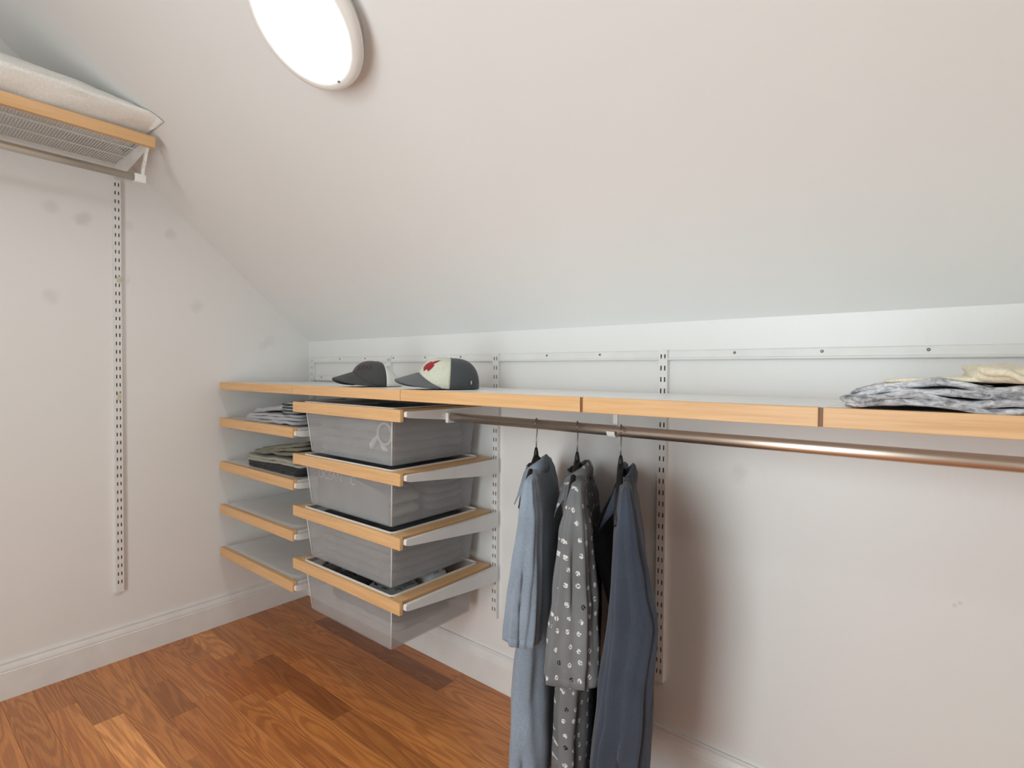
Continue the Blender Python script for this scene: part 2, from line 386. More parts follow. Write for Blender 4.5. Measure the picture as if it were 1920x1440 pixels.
# ---------------------------------------------------------------- lamps
def lamp(name, label, origin, nrm, lens_mat):
    n = Vector(nrm).normalized(); a = Vector((1,0,0)); b = n.cross(a).normalized(); o = Vector(origin)
    root = thing(name, label, 'lamp', o)
    def lathe(prof, N_=64):
        rs = []
        for r, h in prof:
            rs.append([o + n*h + (a*math.cos(2*PI*k/N_) + b*math.sin(2*PI*k/N_))*r for k in range(N_)])
        return rs
    MB().rings(lathe([(0.122,0.0),(0.128,0.003),(0.128,0.026),(0.112,0.030)])).build('base', M['lampring'], root, True)
    MB().rings(lathe([(0.120,0.022),(0.142,0.024),(0.1480,0.032),(0.1485,0.040),(0.1455,0.048),(0.137,0.0525),(0.126,0.0520),(0.1165,0.0490),(0.1130,0.0440)])).build('ring', M['lampring'], root, True)
    ln = [(0.1155,0.046)] + [(0.1155*math.cos(t), 0.046+0.019*math.sin(t)) for t in [PI/2*i/8 for i in range(1,8)]] + [(0.004,0.0651)]
    MB().rings(lathe(ln), False, True).build('lens', lens_mat, root, True)
    for ang in (PI/2*1.0, PI/2+PI):     # retaining screws in the ring
        c = o + n*0.0500 + (a*math.cos(ang+PI) + b*math.sin(ang+PI))*0.128
        MB().rings([[c + n*h + (a*math.cos(2*PI*k/10)+b*math.sin(2*PI*k/10))*r for k in range(10)] for r,h in ((0.0035,-0.002),(0.0035,0.0035),(0.0025,0.0045))]).build('screw', M['screw'], root)
    return root
s0 = 1.0185
lamp('ceiling_lamp', 'round white flush lamp glowing on the sloped ceiling', (1.3525, -s0/q, H+K*s0/q), (0,-K,-1), M['lens'])
lamp('ceiling_lamp', 'unseen round fill lamp added on the flat ceiling behind the viewer', (2.70, -2.05, ZC), (0,0,-1), M['fill_lens'])

# ---------------------------------------------------------------- slotted standards
def standard(label, pos, z0, z1, wall, group):
    """a white U channel with two columns of slots; wall 'back' faces -y, 'left' faces +x"""
    W_, D_, P = 0.0125, 0.016, 0.0318
    cols = [-W_, -0.0075, -0.0035, 0.0035, 0.0075, W_]
    n = int((z1-z0-0.016)/P); zz = [z0]
    start = z1 - 0.012
    slots = []
    for i in range(n):
        top = start - i*P; slots.append((top-0.0135, top))
    lv = sorted({z0, z1} | {v for s_ in slots for v in s_})
    mb = MB()
    def P3(a, d, z):
        return (pos[0]+a, -d, z) if wall == 'back' else (d, pos[1]+a, z)
    def quad(p): mb.add(p, [(0,1,2,3)])
    ss = {round(s_[0],6) for s_ in slots}
    for i in range(len(lv)-1):
        za, zb = lv[i], lv[i+1]
        is_slot = round(za,6) in ss
        for j in range(5):
            if is_slot and j in (1,3): 
                a, b = cols[j], cols[j+1]      # the wall of the slot, 2 mm thick metal
                for (p, q_) in (((a,za),(b,za)), ((b,za),(b,zb)), ((b,zb),(a,zb)), ((a,zb),(a,za))):
                    quad([P3(p[0],D_,p[1]), P3(q_[0],D_,q_[1]), P3(q_[0],D_-0.002,q_[1]), P3(p[0],D_-0.002,p[1])])
                continue
            quad([P3(cols[j],D_,za), P3(cols[j+1],D_,za), P3(cols[j+1],D_,zb), P3(cols[j],D_,zb)])
    for a in (-W_, W_): quad([P3(a,0.0,z0), P3(a,D_,z0), P3(a,D_,z1), P3(a,0.0,z1)])
    for z in (z0, z1): quad([P3(-W_,0,z), P3(W_,0,z), P3(W_,D_,z), P3(-W_,D_,z)])
    base = (pos[0], 0, z0) if wall == 'back' else (0, pos[1], z0)
    root = thing('wall_standard', label, 'shelf track', base, 0, group)
    mb.build('channel', M['white'], root)
    # dark strip painted in for the shade of the hollow behind the slots
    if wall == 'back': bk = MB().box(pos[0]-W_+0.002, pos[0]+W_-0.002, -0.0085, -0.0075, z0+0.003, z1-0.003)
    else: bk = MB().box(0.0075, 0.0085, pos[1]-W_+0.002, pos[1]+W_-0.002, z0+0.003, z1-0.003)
    bk.build('slot_shade', M['screw'], root)
    return root
GS = 'slotted shelf tracks'
ST = [0.052, 0.652, 1.250, 1.868]
standard('white slotted track in the room corner behind the capped shelves', (ST[0],), 0.255, 1.197, 'back', GS)
standard('white slotted track behind the left edge of the drawers', (ST[1],), 0.255, 1.197, 'back', GS)
standard('white slotted track at the right of the drawers', (ST[2],), 0.255, 1.197, 'back', GS)
standard('white slotted track behind the dark slate shirt', (ST[3],), 0.258, 1.197, 'back', GS)
sl = standard('long white slotted track on the gable wall under the high shelf', (0,-0.800), 0.267, 1.852, 'left', GS)
MB().box(0.0162, 0.0172, -0.803, -0.789, 1.462, 1.486).build('tape', M['tape'], sl)
MB().prism([(0.0165,1.462),(0.0175,1.462),(0.0275,1.478),(0.0265,1.479)], 'y', -0.7885, -0.783).build('tape', M['tape'], sl)
MB().box(0.0162, 0.0172, -0.804, -0.792, 1.010, 1.040).build('tape', M['tape'], sl)

# horizontal hanging rail
rl = thing('hang_rail', 'long white horizontal rail screwed along the low wall', 'rail', (0.06, 0, 1.169))
MB().prism([(-0.001,1.169),(-0.011,1.169),(-0.013,1.1715),(-0.013,1.174),(-0.008,1.1765),(-0.006,1.194),(-0.001,1.196)], 'x', 0.02, XR).build('rail', M['white'], rl)
def screw(x, z, parent, d=0.0065):
    MB().rings([[(x+r*math.cos(2*PI*k/8), -h, z+r*math.sin(2*PI*k/8)) for k in range(8)] for r,h in ((0.0036,d-0.001),(0.0036,d+0.0012),(0.002,d+0.002))]).build('screw', M['screw'], parent)
x = 0.280
while x < XR-0.05:
    if min(abs(x-s_) for s_ in ST) > 0.02: screw(x, 1.187, rl)
    x += 0.1975
r2 = thing('short_rail', 'short white strip on the wall behind the charcoal cap', 'rail', (0.08, 0, 1.083))
MB().prism([(-0.001,1.083),(-0.011,1.083),(-0.012,1.087),(-0.007,1.090),(-0.006,1.106),(-0.001,1.107)], 'x', 0.068, 0.630).build('rail', M['white'], r2)
screw(0.125, 1.099, r2); screw(0.285, 1.099, r2)

# ---------------------------------------------------------------- brackets, decks, shelves
def bracket_mb(x, zt, yb=-0.010, yf=-0.428, hb=0.050, hf=0.020, wd=0.0065):
    pr = [(yb, zt), (yb, zt-hb), (yb-0.05, zt-hb), (yf+0.012, zt-hf), (yf, zt-hf+0.004), (yf, zt-0.003), (yf+0.004, zt)]
    return MB().prism(pr, 'x', x-wd, x+wd)
def wires(x0, x1, y0, y1, z, step=0.0100, r=0.0016, axis='y', longs=4):
    mb = MB()
    def wire(p, q_, r):
        p, q_ = Vector(p), Vector(q_); d = (q_-p).normalized(); a = d.cross(Vector((0,0,1))).normalized(); b = Vector((0,0,1))
        ring = [a*r, b*r, -a*r, -b*r]
        mb.rings([[p+v for v in ring], [q_+v for v in ring]])
    if axis == 'y':
        n = int((x1-x0)/step)
        for i in range(n+1): wire((x0+i*(x1-x0)/n, y0, z), (x0+i*(x1-x0)/n, y1, z), r)
        for j in range(longs):
            yy = y0+(y1-y0)*(j/(longs-1)); wire((x0, yy, z-0.0045), (x1, yy, z-0.0045), 0.0030)
    else:
        n = int((y1-y0)/step)
        for i in range(n+1): wire((x0, y0+i*(y1-y0)/n, z), (x1, y0+i*(y1-y0)/n, z), r)
        for j in range(longs):
            xx = x0+(x1-x0)*(j/(longs-1)); wire((xx, y0, z-0.0045), (xx, y1, z-0.0045), 0.0030)
    return mb
FY = -0.441      # front of every shelf and drawer on the low wall
GT = 'oak fronted shelves in the long row on the low wall'
top_z = 1.0785
segs = [(0.036, 0.6425, 'leftmost shelf of the long top row, in the room corner'),
        (0.6450, 1.2505, 'top row shelf above the drawers, carrying the charcoal cap'),
        (1.2525, 1.8610, 'top row shelf right above the light blue shirt'),
        (1.8680, 2.3190, 'top row shelf above the middle of the clothes rod, empty on top'),
        (2.3255, 3.2600, 'rightmost shelf of the top row, under the folded sheet')]
for i, (a, b, lab) in enumerate(segs):
    r = thing('wall_shelf', 'oak fronted ' + lab, 'shelf', (a, FY, 1.045), 0, GT)
    MB().box(a, b, FY, FY+0.020, 1.0455, top_z, 0.0016).build('front_board', M['oak_x'], r)
    if i in (2, 3):
        MB().box(b+0.0004, segs[i+1][0]-0.0004, FY+0.003, FY+0.017, 1.0465, top_z-0.001).build('joint_strip', M['joint'], r)
    MB().box(a+0.0002, (segs[i+1][0]-0.0002 if i < 4 else b), FY+0.0205, -0.018, top_z-0.014, top_z-0.0020, 0.001).build('deck', M['deck'], r)
    bx = {0: ST[0], 1: ST[1], 2: ST[2], 3: ST[3], 4: 3.0}[i]
    bracket_mb(bx, top_z-0.0165, yb=-0.0165 if i < 4 else -0.001, yf=FY+0.022, hb=0.030, hf=0.014).build('bracket', M['white'], r)

GL = 'short oak fronted shelves in the corner left of the drawers'
lz = [0.9235, 0.7330, 0.5450, 0.3570]
lname = ['uppermost short corner shelf, holding the grey and striped clothes', 'second short corner shelf, holding the olive clothes',
         'third short corner shelf from the top, empty', 'lowest short corner shelf, empty, just above the baseboard']
for z, nm in zip(lz, lname):
    r = thing('wall_shelf', 'oak fronted ' + nm, 'shelf', (0.034, FY, z-0.038), 0, GL)
    MB().box(0.034, 0.6455, FY, FY+0.020, z-0.038, z, 0.0022).build('front_board', M['oak_x'], r)
    MB().box(0.036, 0.6445, FY+0.0205, -0.018, z-0.016, z-0.0040, 0.001).build('deck', M['deck'], r)
    bracket_mb(ST[0], z-0.0175, yb=-0.0165, yf=FY+0.0215, hb=0.040, hf=0.016).build('bracket', M['white'], r)
    bracket_mb(ST[1]+0.005, z-0.0125, yb=-0.0165, yf=FY+0.004, hb=0.045, hf=0.020).build('bracket', M['white'], r)

# ---------------------------------------------------------------- drawers with frosted bins
GD = 'frosted bins in oak frames'
dz_ = [1.0190, 0.8310, 0.6420, 0.4490]
dn = ['uppermost', 'second', 'third', 'lowest']
def rrect(x0, x1, y0, y1, r, n=6):
    pts = []
    for cx, cy, a0 in ((x1-r, y1-r, 0), (x0+r, y1-r, PI/2), (x0+r, y0+r, PI), (x1-r, y0+r, 1.5*PI)):
        for k in range(n+1):
            t = a0 + PI/2*k/n; pts.append((cx+r*math.cos(t), cy+r*math.sin(t)))
    return pts
for i, z in enumerate(dz_):
    r = thing('drawer', dn[i] + ' of four pull-out drawers, frosted plastic bin in an oak frame', 'drawer', (0.648, FY, z-0.186), 0, GD)
    MB().box(0.6485, 1.2520, FY, FY+0.0135, z-0.037, z, 0.0020).build('front_board', M['oak_x'], r)
    for a, b in ((0.6620, 0.6975), (1.1985, 1.2430)):
        MB().box(a, b, FY+0.0140, -0.030, z-0.016, z-0.0004, 0.001).build('side_board', M['oak_y'], r)
    MB().box(0.6980, 1.1980, -0.042, -0.030, z-0.016, z-0.0004, 0.001).build('back_board', M['oak_x'], r)
    bracket_mb(ST[2]+0.011, z-0.0045, yb=-0.0165, yf=FY+0.012, hb=0.052, hf=0.020).build('bracket', M['white'], r)
    # bin: open box with a slight taper
    bo = MB()
    t_o = rrect(0.6990, 1.1950, -0.4245, -0.0440, 0.014); b_o = rrect(0.7160, 1.1700, -0.4060, -0.0520, 0.008)
    t_i = rrect(0.7015, 1.1925, -0.4220, -0.0465, 0.012); b_i = rrect(0.7185, 1.1675, -0.4035, -0.0545, 0.007)
    zb = z-0.1785
    bo.rings([[(p[0],p[1],z-0.001) for p in t_i], [(p[0],p[1],zb+0.0025) for p in b_i]], False, True)
    bo.rings([[(p[0],p[1],z-0.001) for p in t_o], [(p[0],p[1],zb) for p in b_o]], False, True)
    bn = bo.build('bin', M['bin'], r)
    rim = MB(); o1 = rrect(0.6950, 1.1995, -0.4274, -0.0420, 0.018); i1 = rrect(0.7015, 1.1925, -0.4220, -0.0465, 0.012)
    rim.rings([[(p[0],p[1],z-0.001) for p in o1], [(p[0],p[1],z+0.003) for p in o1], [(p[0],p[1],z+0.003) for p in i1], [(p[0],p[1],z-0.003) for p in i1]], False, False)
    rim.build('rim', M['rim'], bn)
    # moulded edge that catches the light at the bin's corners
    for tx, bx, ty, by in ((1.1915, 1.1680, -0.4215, -0.4040), (0.7025, 0.7180, -0.4215, -0.4040)):
        MB().tube([(tx, ty, z-0.006), (bx, by, zb+0.002)], 0.0020, 6).build('corner_edge', M['rim'], bn, True)

# ---------------------------------------------------------------- clothes rods
rod = thing('clothes_rod', 'long nickel clothes rod with three shirts hanging from it', 'rod', (1.268, -0.26, 0.990))
RX0, RX1, RY, RZ, RR = 1.272, 3.30, -0.260, 0.9895, 0.0125
def rod_mb(p0, p1, r):
    p0, p1 = Vector(p0), Vector(p1); d = (p1-p0).normalized(); a = d.cross(Vector((0,0,1))).normalized(); b = Vector((0,0,1)); n = 28
    ring = [a*r*0.86*math.cos(2*PI*k/n) + b*r*1.08*math.sin(2*PI*k/n) for k in range(n)]
    return MB().rings([[p0+v for v in ring], [p1+v for v in ring]])
rod_mb((RX0,RY,RZ), (RX1,RY,RZ), RR).build('tube', M['nickel'], rod, False)
for p in rod.children[0].data.polygons: p.use_smooth = len(p.vertices) == 4
MB().box(1.2685, 1.281, RY-0.016, RY+0.016, RZ-0.018, RZ+0.014, 0.003).build('end_socket', M['plastic'], rod)
def clip(x):
    mb = MB(); n = 12; rings_ = []
    for k in range(n+1):
        t = PI*1.02 + PI*0.96*k/n
        c, s_ = math.cos(t), math.sin(t)
        rings_.append([(xx, RY+rr*0.9*c, RZ+rr*1.08*s_) for xx, rr in ((x-0.011,0.0130),(x+0.011,0.0130),(x+0.011,0.0160),(x-0.011,0.0160))])
    mb.rings(rings_); return mb
hl = clip(1.846); hl.box(1.840, 1.852, RY+0.010, RY+0.0165, RZ-0.004, 1.058, 0.001)
hl.build('rod_holder', M['plastic'], rod)
h2 = clip(2.95); h2.box(2.944, 2.956, RY+0.010, RY+0.0165, RZ-0.004, 1.058, 0.001); h2.build('rod_holder', M['plastic'], rod)

# ---------------------------------------------------------------- high shelf on the gable wall, its rod and the pillow
UX, UZ = 0.372, 1.9240; UY0, UY1 = -2.60, -0.782
us = thing('wall_shelf', 'high oak fronted wire shelf on the gable wall, under the pillow', 'shelf', (0.02, UY1, UZ-0.037))
MB().box(UX-0.020, UX, UY0, UY1, UZ-0.037, UZ, 0.0016).build('front_board', M['oak_y'], us)
wires(0.018, UX-0.021, UY0, UY1-0.004, UZ-0.010, 0.0080, 0.0013, 'x', 4).build('wire_deck', M['wire'], us)
for by in (-0.7985, -1.41, -2.02):
    pr = [(0.017,UZ-0.016),(0.017,UZ-0.066),(0.06,UZ-0.066),(0.20,UZ-0.050),(0.300,UZ-0.036),(UX-0.024,UZ-0.030),(UX-0.022,UZ-0.016)]
    MB().prism(pr, 'y', by-0.006, by+0.006).build('bracket', M['white'], us)
ur = thing('clothes_rod', 'bare nickel clothes rod hung below the high shelf', 'rod', (0.285, -0.80, 1.79))
UR = (0.290, 1.7945)
rod_mb((UR[0], -0.822, UR[1]), (UR[0], UY0, UR[1]), 0.0120).build('tube', M['nickel'], ur)
for p in ur.children[0].data.polygons: p.use_smooth = len(p.vertices) == 4
for by in (-0.7985, -1.41, -2.02):
    e = MB()
    path = [(UX-0.022, UZ-0.034), (UX-0.038, UZ-0.052), (0.322, UZ-0.074), (0.306, UZ-0.092), (UR[0]+0.006, UR[1]+0.012)]
    for (xa, za), (xb, zb) in zip(path[:-1], path[1:]):
        d = Vector((xb-xa, 0, zb-za)).normalized(); n_ = Vector((d.z, 0, -d.x))*0.006
        e.prism([(xa-n_.x, za-n_.z), (xb-n_.x, zb-n_.z), (xb+n_.x, zb+n_.z), (xa+n_.x, za+n_.z)], 'y', by-0.004, by+0.004)
    e.box(UR[0]-0.014, UR[0]+0.014, by-0.024, by+0.010, UR[1]-0.016, UR[1]+0.013, 0.003)
    e.build('rod_holder', M['plastic'], ur)

def nz3(x, y, z, s, seed): return noise.noise(Vector((x*s+seed*7.13, y*s-seed*3.7, z*s+seed*1.9)))
pl = MB(); rs = []
NPY, NPA = 40, 36
py0, py1 = -1.50, -0.786
for i in range(NPY+1):
    t = i/NPY; yy = py0+(py1-py0)*t
    e = max(0.0, 1-abs(2*t-1)**2.6)**0.55
    hh = 0.062*e + 0.004; ww = 0.165 + 0.025*abs(2*t-1)**2; ring = []
    for k in range(NPA):
        a = 2*PI*k/NPA; ca, sa = math.cos(a), math.sin(a)
        xx = 0.245 + ww*math.copysign(abs(ca)**0.75, ca)
        thick = hh*max(0.0, 1-abs((xx-0.245)/ww)**2.6)**0.55 + 0.003
        zz = math.copysign(1, sa)*thick*(abs(sa)**0.6)
        zz += 0.006*nz3(xx, yy, sa, 14, 1)
        lift = 0.018*max(0, (t-0.86)/0.14)**1.5
        zf = UZ+0.064+zz - 0.030*(1-e)
        xf = xx + 0.030*max(0, (t-0.8)/0.2)**2*(1 if ca > 0 else 0)
        ring.append((xf, yy, min(zf, H-K*yy-0.004)))
    rs.append(ring)
pl.rings(rs)
tag(pl.build('pillow', M['pillow'], None, True, loc=(0.245,-1.15,UZ)), 'white bed pillow lying on the high shelf under the slope', 'pillow')

# ---------------------------------------------------------------- soft folded slabs
def slab(mb, cx, cy, z, lx, ly, th, rot=0.0, bend=None, seed=0, crumple=0.004, rc=0.03, n=10, flare=0.0):
    """a rounded cushion-like layer of folded cloth whose underside is at z"""
    out = rrect(-lx/2, lx/2, -ly/2, ly/2, rc, n)
    # densify straight runs
    pts = []
    for i in range(len(out)):
        p, q_ = Vector(out[i]), Vector(out[(i+1)%len(out)]); L = (q_-p).length; m = max(1, int(L/0.012))
        for k in range(m): pts.append(p.lerp(q_, k/m))
    def place(x, y, zz):
        dzz = bend(x, y) if bend else 0
        c = crumple*nz3(x, y, zz*2, 16, seed) + crumple*0.5*nz3(x, y, zz*2, 45, seed+3)
        xx = x + crumple*0.8*nz3(x, y, zz, 22, seed+5); yy = y + crumple*0.8*nz3(x, y, zz, 22, seed+9)
        return (cx + xx*math.cos(rot) - yy*math.sin(rot), cy + xx*math.sin(rot) + yy*math.cos(rot), z + zz + dzz + c)
    rings_ = []
    for s_ in (0.15, 0.5, 0.8): rings_.append([place(p.x*s_, p.y*s_, 0) for p in pts])
    for k in range(7):
        t = -PI/2 + PI*k/6; ins = th/2*(1-math.cos(t)); f = 1 - ins/ (min(lx,ly)/2)
        wav = 1 + flare*nz3(p.x if False else k*0.2, 0, 0, 3, seed)
        rings_.append([place(p.x*f*wav, p.y*f*wav, th/2+th/2*math.sin(t)) for p in pts])
    for s_ in (0.85, 0.65, 0.4, 0.15): rings_.append([place(p.x*s_, p.y*s_, th) for p in pts])
    mb.rings(rings_); return mb

# right end of the top row: grey printed sheet, cream cloth on top of it
TZ = top_z - 0.0018
def hump(x, y): 
    u = (x+0.20)/0.40
    return 0.0135*math.exp(-((x+0.12)/0.055)**2) + 0.0025*math.sin(x*40)
sh = MB()
for k in range(4):
    slab(sh, 2.556+(0.008, -0.004, 0.002, 0.012)[k], -0.302, TZ+0.001+k*0.0095, 0.425-0.004*k, 0.262-0.006*k, 0.0116, 0.03*math.sin(k*1.7),
         (lambda k: (lambda x, y: 0.6*hump(x,y)*(0.55, 0.8, 0.9, 0.8)[k] - 0.006*max(0, -(x+0.15))/0.06*(0, 0.6, 1.0, 1.3)[k] + 0.0028*math.sin(26*x+k*1.3+9*y) + 0.002*math.sin(61*x+k*2.2)))(k), 11+k, 0.0042, 0.028)
tag(sh.build('folded_sheet', M['sheet'], None, True, loc=(2.54,-0.275,TZ)), 'crumpled grey patterned sheet folded at the right end of the top shelf', 'folded sheet')
cr = MB()
slab(cr, 2.590, -0.292, TZ+0.0530, 0.37, 0.25, 0.0070, -0.03, lambda x, y: 0.003*math.sin(18*x) - 0.002 - 0.010*max(0, -(x+0.09))/0.09, 21, 0.003, 0.03)
slab(cr, 2.650, -0.304, TZ+0.0440, 0.29, 0.255, 0.0190, 0.02, lambda x, y: 0.0035*math.sin(31*x+20*y), 29, 0.005, 0.04)
slab(cr, 2.642, -0.318, TZ+0.0570, 0.27, 0.25, 0.0110, 0.08, lambda x, y: 0.0045*math.sin(46*x+24*y) - 0.034*max(0, -(y+0.055))/0.06*max(0.0, min(1.0, (x+0.105)/0.06)), 23, 0.008, 0.045)
tag(cr.build('folded_cloth', M['cream'], None, True, loc=(2.6,-0.27,TZ+0.047)), 'cream cloth draped on top of the grey patterned sheet', 'folded cloth')

# piles on the short corner shelves
z = lz[0]-0.0038
p_ = MB()
for k in range(3): slab(p_, 0.385, -0.270, z+0.001+k*0.0125, 0.43-0.02*k, 0.27-0.01*k, 0.0130, 0.02*k, lambda x, y: 0.004*math.sin(8*x), 31+k, 0.004, 0.03)
for k in range(2): slab(p_, 0.330+0.02*k, -0.262, z+0.042+k*0.010, 0.25, 0.24, 0.0120, 0.05, lambda x, y: 0.06*x+0.004*math.sin(10*x), 36+k, 0.005, 0.04)
tag(p_.build('folded_shirt', M['ltgrey'], None, True, loc=(0.385,-0.27,z)), 'light grey folded shirt on the uppermost corner shelf', 'folded shirt')
p_ = MB()
for k in range(4): slab(p_, 0.560, -0.300, z+0.046+k*0.0115, 0.15, 0.215, 0.0118, 0.02, lambda x, y: 0.12*x, 41+k, 0.003, 0.03)
tag(p_.build('folded_shirt', M['stripe'], None, True, loc=(0.56,-0.30,z+0.046)), 'dark striped folded shirt beside the light grey one on the corner shelf', 'folded shirt')
z = lz[1]-0.0038
p_ = MB()
for k in range(2): slab(p_, 0.405, -0.265, z+0.001+k*0.013, 0.42-0.01*k, 0.27, 0.0140, 0.03*k, None, 51+k, 0.003, 0.03)
tag(p_.build('folded_shirt', M['black'], None, True, loc=(0.405,-0.265,z)), 'black folded garment at the bottom of the olive pile', 'folded shirt')
p_ = MB()
for k in range(2): slab(p_, 0.395, -0.265, z+0.030+k*0.012, 0.43-0.01*k, 0.27, 0.0125, 0.02, lambda x, y: 0.003*math.sin(15*x), 56+k, 0.004, 0.035)
tag(p_.build('folded_shirt', M['taupe'], None, True, loc=(0.395,-0.265,z+0.03)), 'taupe folded shirt between the black and the olive garments', 'folded shirt')
p_ = MB()
for k in range(3): slab(p_, 0.415+0.012*k, -0.262, z+0.055+k*0.0125, 0.38-0.03*k, 0.26, 0.0130, 0.03, (lambda k: (lambda x, y: (0.05+0.05*k)*x + 0.012))(k), 61+k, 0.005, 0.04)
tag(p_.build('folded_shirt', M['olive'], None, True, loc=(0.415,-0.262,z+0.055)), 'olive green folded shirt on top of the second corner shelf pile', 'folded shirt')

# things lying in the frosted bins
def bin_fill(z, mats, seed, names, dy=0.0):
    zb = z-0.1755
    for k, (m, x0, x1, y0, y1, za, zc, nm) in enumerate(names):
        b_ = MB(); nl = max(1, int((zc-za)/0.028)); th = (zc-za)/nl
        for j in range(nl):
            slab(b_, (x0+x1)/2, (y0+y1)/2, zb+za+j*th, (x1-x0)-0.008*random.random(), (y1-y0)-0.008*random.random(), th*1.02, 0.0,
                 None, seed+k*7+j, 0.005, 0.035, 6)
        tag(b_.build('folded_garment', M[m], None, True, loc=((x0+x1)/2,(y0+y1)/2,zb+za)), nm, 'folded clothes', 'clothes inside the frosted bins')
X0, X1, Y0, Y1 = 0.730, 1.157, -0.394, -0.066
bin_fill(dz_[0], None, 100, [('midgrey', X0, X1, Y0, Y1, 0.002, 0.120, 'grey folded clothes inside the uppermost frosted bin'),
                             ('black', X0+.03, X1-.04, Y0+.03, Y1, 0.126, 0.160, 'black garment on top in the uppermost frosted bin')])
bin_fill(dz_[1], None, 130, [('palegrey', X0, X1-0.02, Y0, -0.24, 0.002, 0.085, 'pale folded cloth at the front of the second frosted bin'),
                             ('midgrey', X0, X1, -0.225, Y1, 0.002, 0.115, 'grey folded clothes at the rear of the second frosted bin'),
                             ('black', X0, X1+.01, Y0-.005, Y1, 0.122, 0.160, 'black garment on top in the second frosted bin')])
bin_fill(dz_[2], None, 160, [('midgrey', X0, X1, Y0, Y1, 0.002, 0.115, 'grey folded clothes inside the third frosted bin'),
                             ('black', X0, X1+.01, Y0-.005, Y1, 0.121, 0.160, 'black garment on top in the third frosted bin')])
bin_fill(dz_[3], None, 190, [('midgrey', X0+.02, X1-.02, Y0+.03, Y1, 0.040, 0.125, 'grey folded clothes in the middle of the lowest frosted bin'),
                             ('palegrey', X0+.02, X1-.03, Y0+.05, Y1-.02, 0.002, 0.034, 'pale cloth on the bottom of the lowest frosted bin'),
                             ('brown', X0, 0.835, Y0-.004, -0.20, 0.134, 0.168, 'brown folded garment at the left front of the lowest bin'),
                             ('black', 0.842, 1.015, Y0-.006, -0.20, 0.134, 0.168, 'black folded garment at the front middle of the lowest bin'),
                             ('midgrey', 1.022, 1.165, Y0-.006, -0.27, 0.134, 0.166, 'charcoal folded garment at the right front corner of the lowest bin'),
                             ('ltgrey', 1.05, 1.168, -0.25, -0.14, 0.134, 0.176, 'pale blue grey garment at the right side of the lowest bin')])
# white looped strap pressed against the front of the uppermost bin
zt = dz_[0]
lp = MB(); pts = []
for k in range(25):
    t = 2*PI*k/24; pts.append((1.128+0.034*math.cos(t), -0.4005, zt-0.083+0.033*math.sin(t)))
lp.tube(pts, 0.0042, 8, False)
lp.tube([(1.096,-0.4005,zt-0.090),(1.080,-0.4005,zt-0.105),(1.066,-0.400,zt-0.122),(1.062,-0.400,zt-0.134)], [0.0045,0.009,0.0105,0.006], 8)
lp.tube([(1.112,-0.4003,zt-0.116),(1.125,-0.400,zt-0.128),(1.143,-0.400,zt-0.134)], [0.005,0.0085,0.004], 8)
tag(lp.build('looped_strap', M['capwhite'], None, True, loc=(1.11,-0.40,zt-0.14)), 'white looped strap pressed to the front of the uppermost frosted bin', 'strap')
# bag with faded print pressed against the front of the second bin
zt = dz_[1]
bg = thing('printed_bag', 'pale bag with faded print at the front of the second frosted bin', 'bag', (0.85,-0.399,zt-0.16))
b_ = MB()
gp = []
for i in range(9):
    row = []
    for j in range(25):
        xx = 0.745+0.40*j/24; zz = zt-0.176+0.118*i/8 - 0.03*max(0,(j-14)/10)*(i/8)
        row.append((xx, -0.3975+0.0015*nz3(xx, zz, 0, 30, 3), zz))
    gp.append(row)
b_.grid(gp).build('front_panel', M['midgrey'], bg, True, solid=0.002)
def text(body, size, x, y, z, mat, parent):
    cu = bpy.data.curves.new('print', 'FONT'); cu.body = body; cu.size = size; cu.extrude = 0.0004; cu.align_x = 'LEFT'
    ob = bpy.data.objects.new('faded_print', cu); C.objects.link(ob); cu.materials.append(mat); ob.parent = parent
    ob.parent = None; bpy.context.view_layer.update()
    me = bpy.data.meshes.new_from_object(ob.evaluated_get(bpy.context.evaluated_depsgraph_get())); bpy.data.objects.remove(ob)
    ob = bpy.data.objects.new('faded_print', me); C.objects.link(ob); ob.parent = parent
    ob.location = Vector((x,y,z)) - parent.location; ob.rotation_euler = (PI/2, 0, 0); return ob
text('OCEAN', 0.042, 0.752, -0.4010, zt-0.078, M['letter'], bg)
text('C', 0.042, 0.945, -0.4010, zt-0.078, M['letter'], bg)

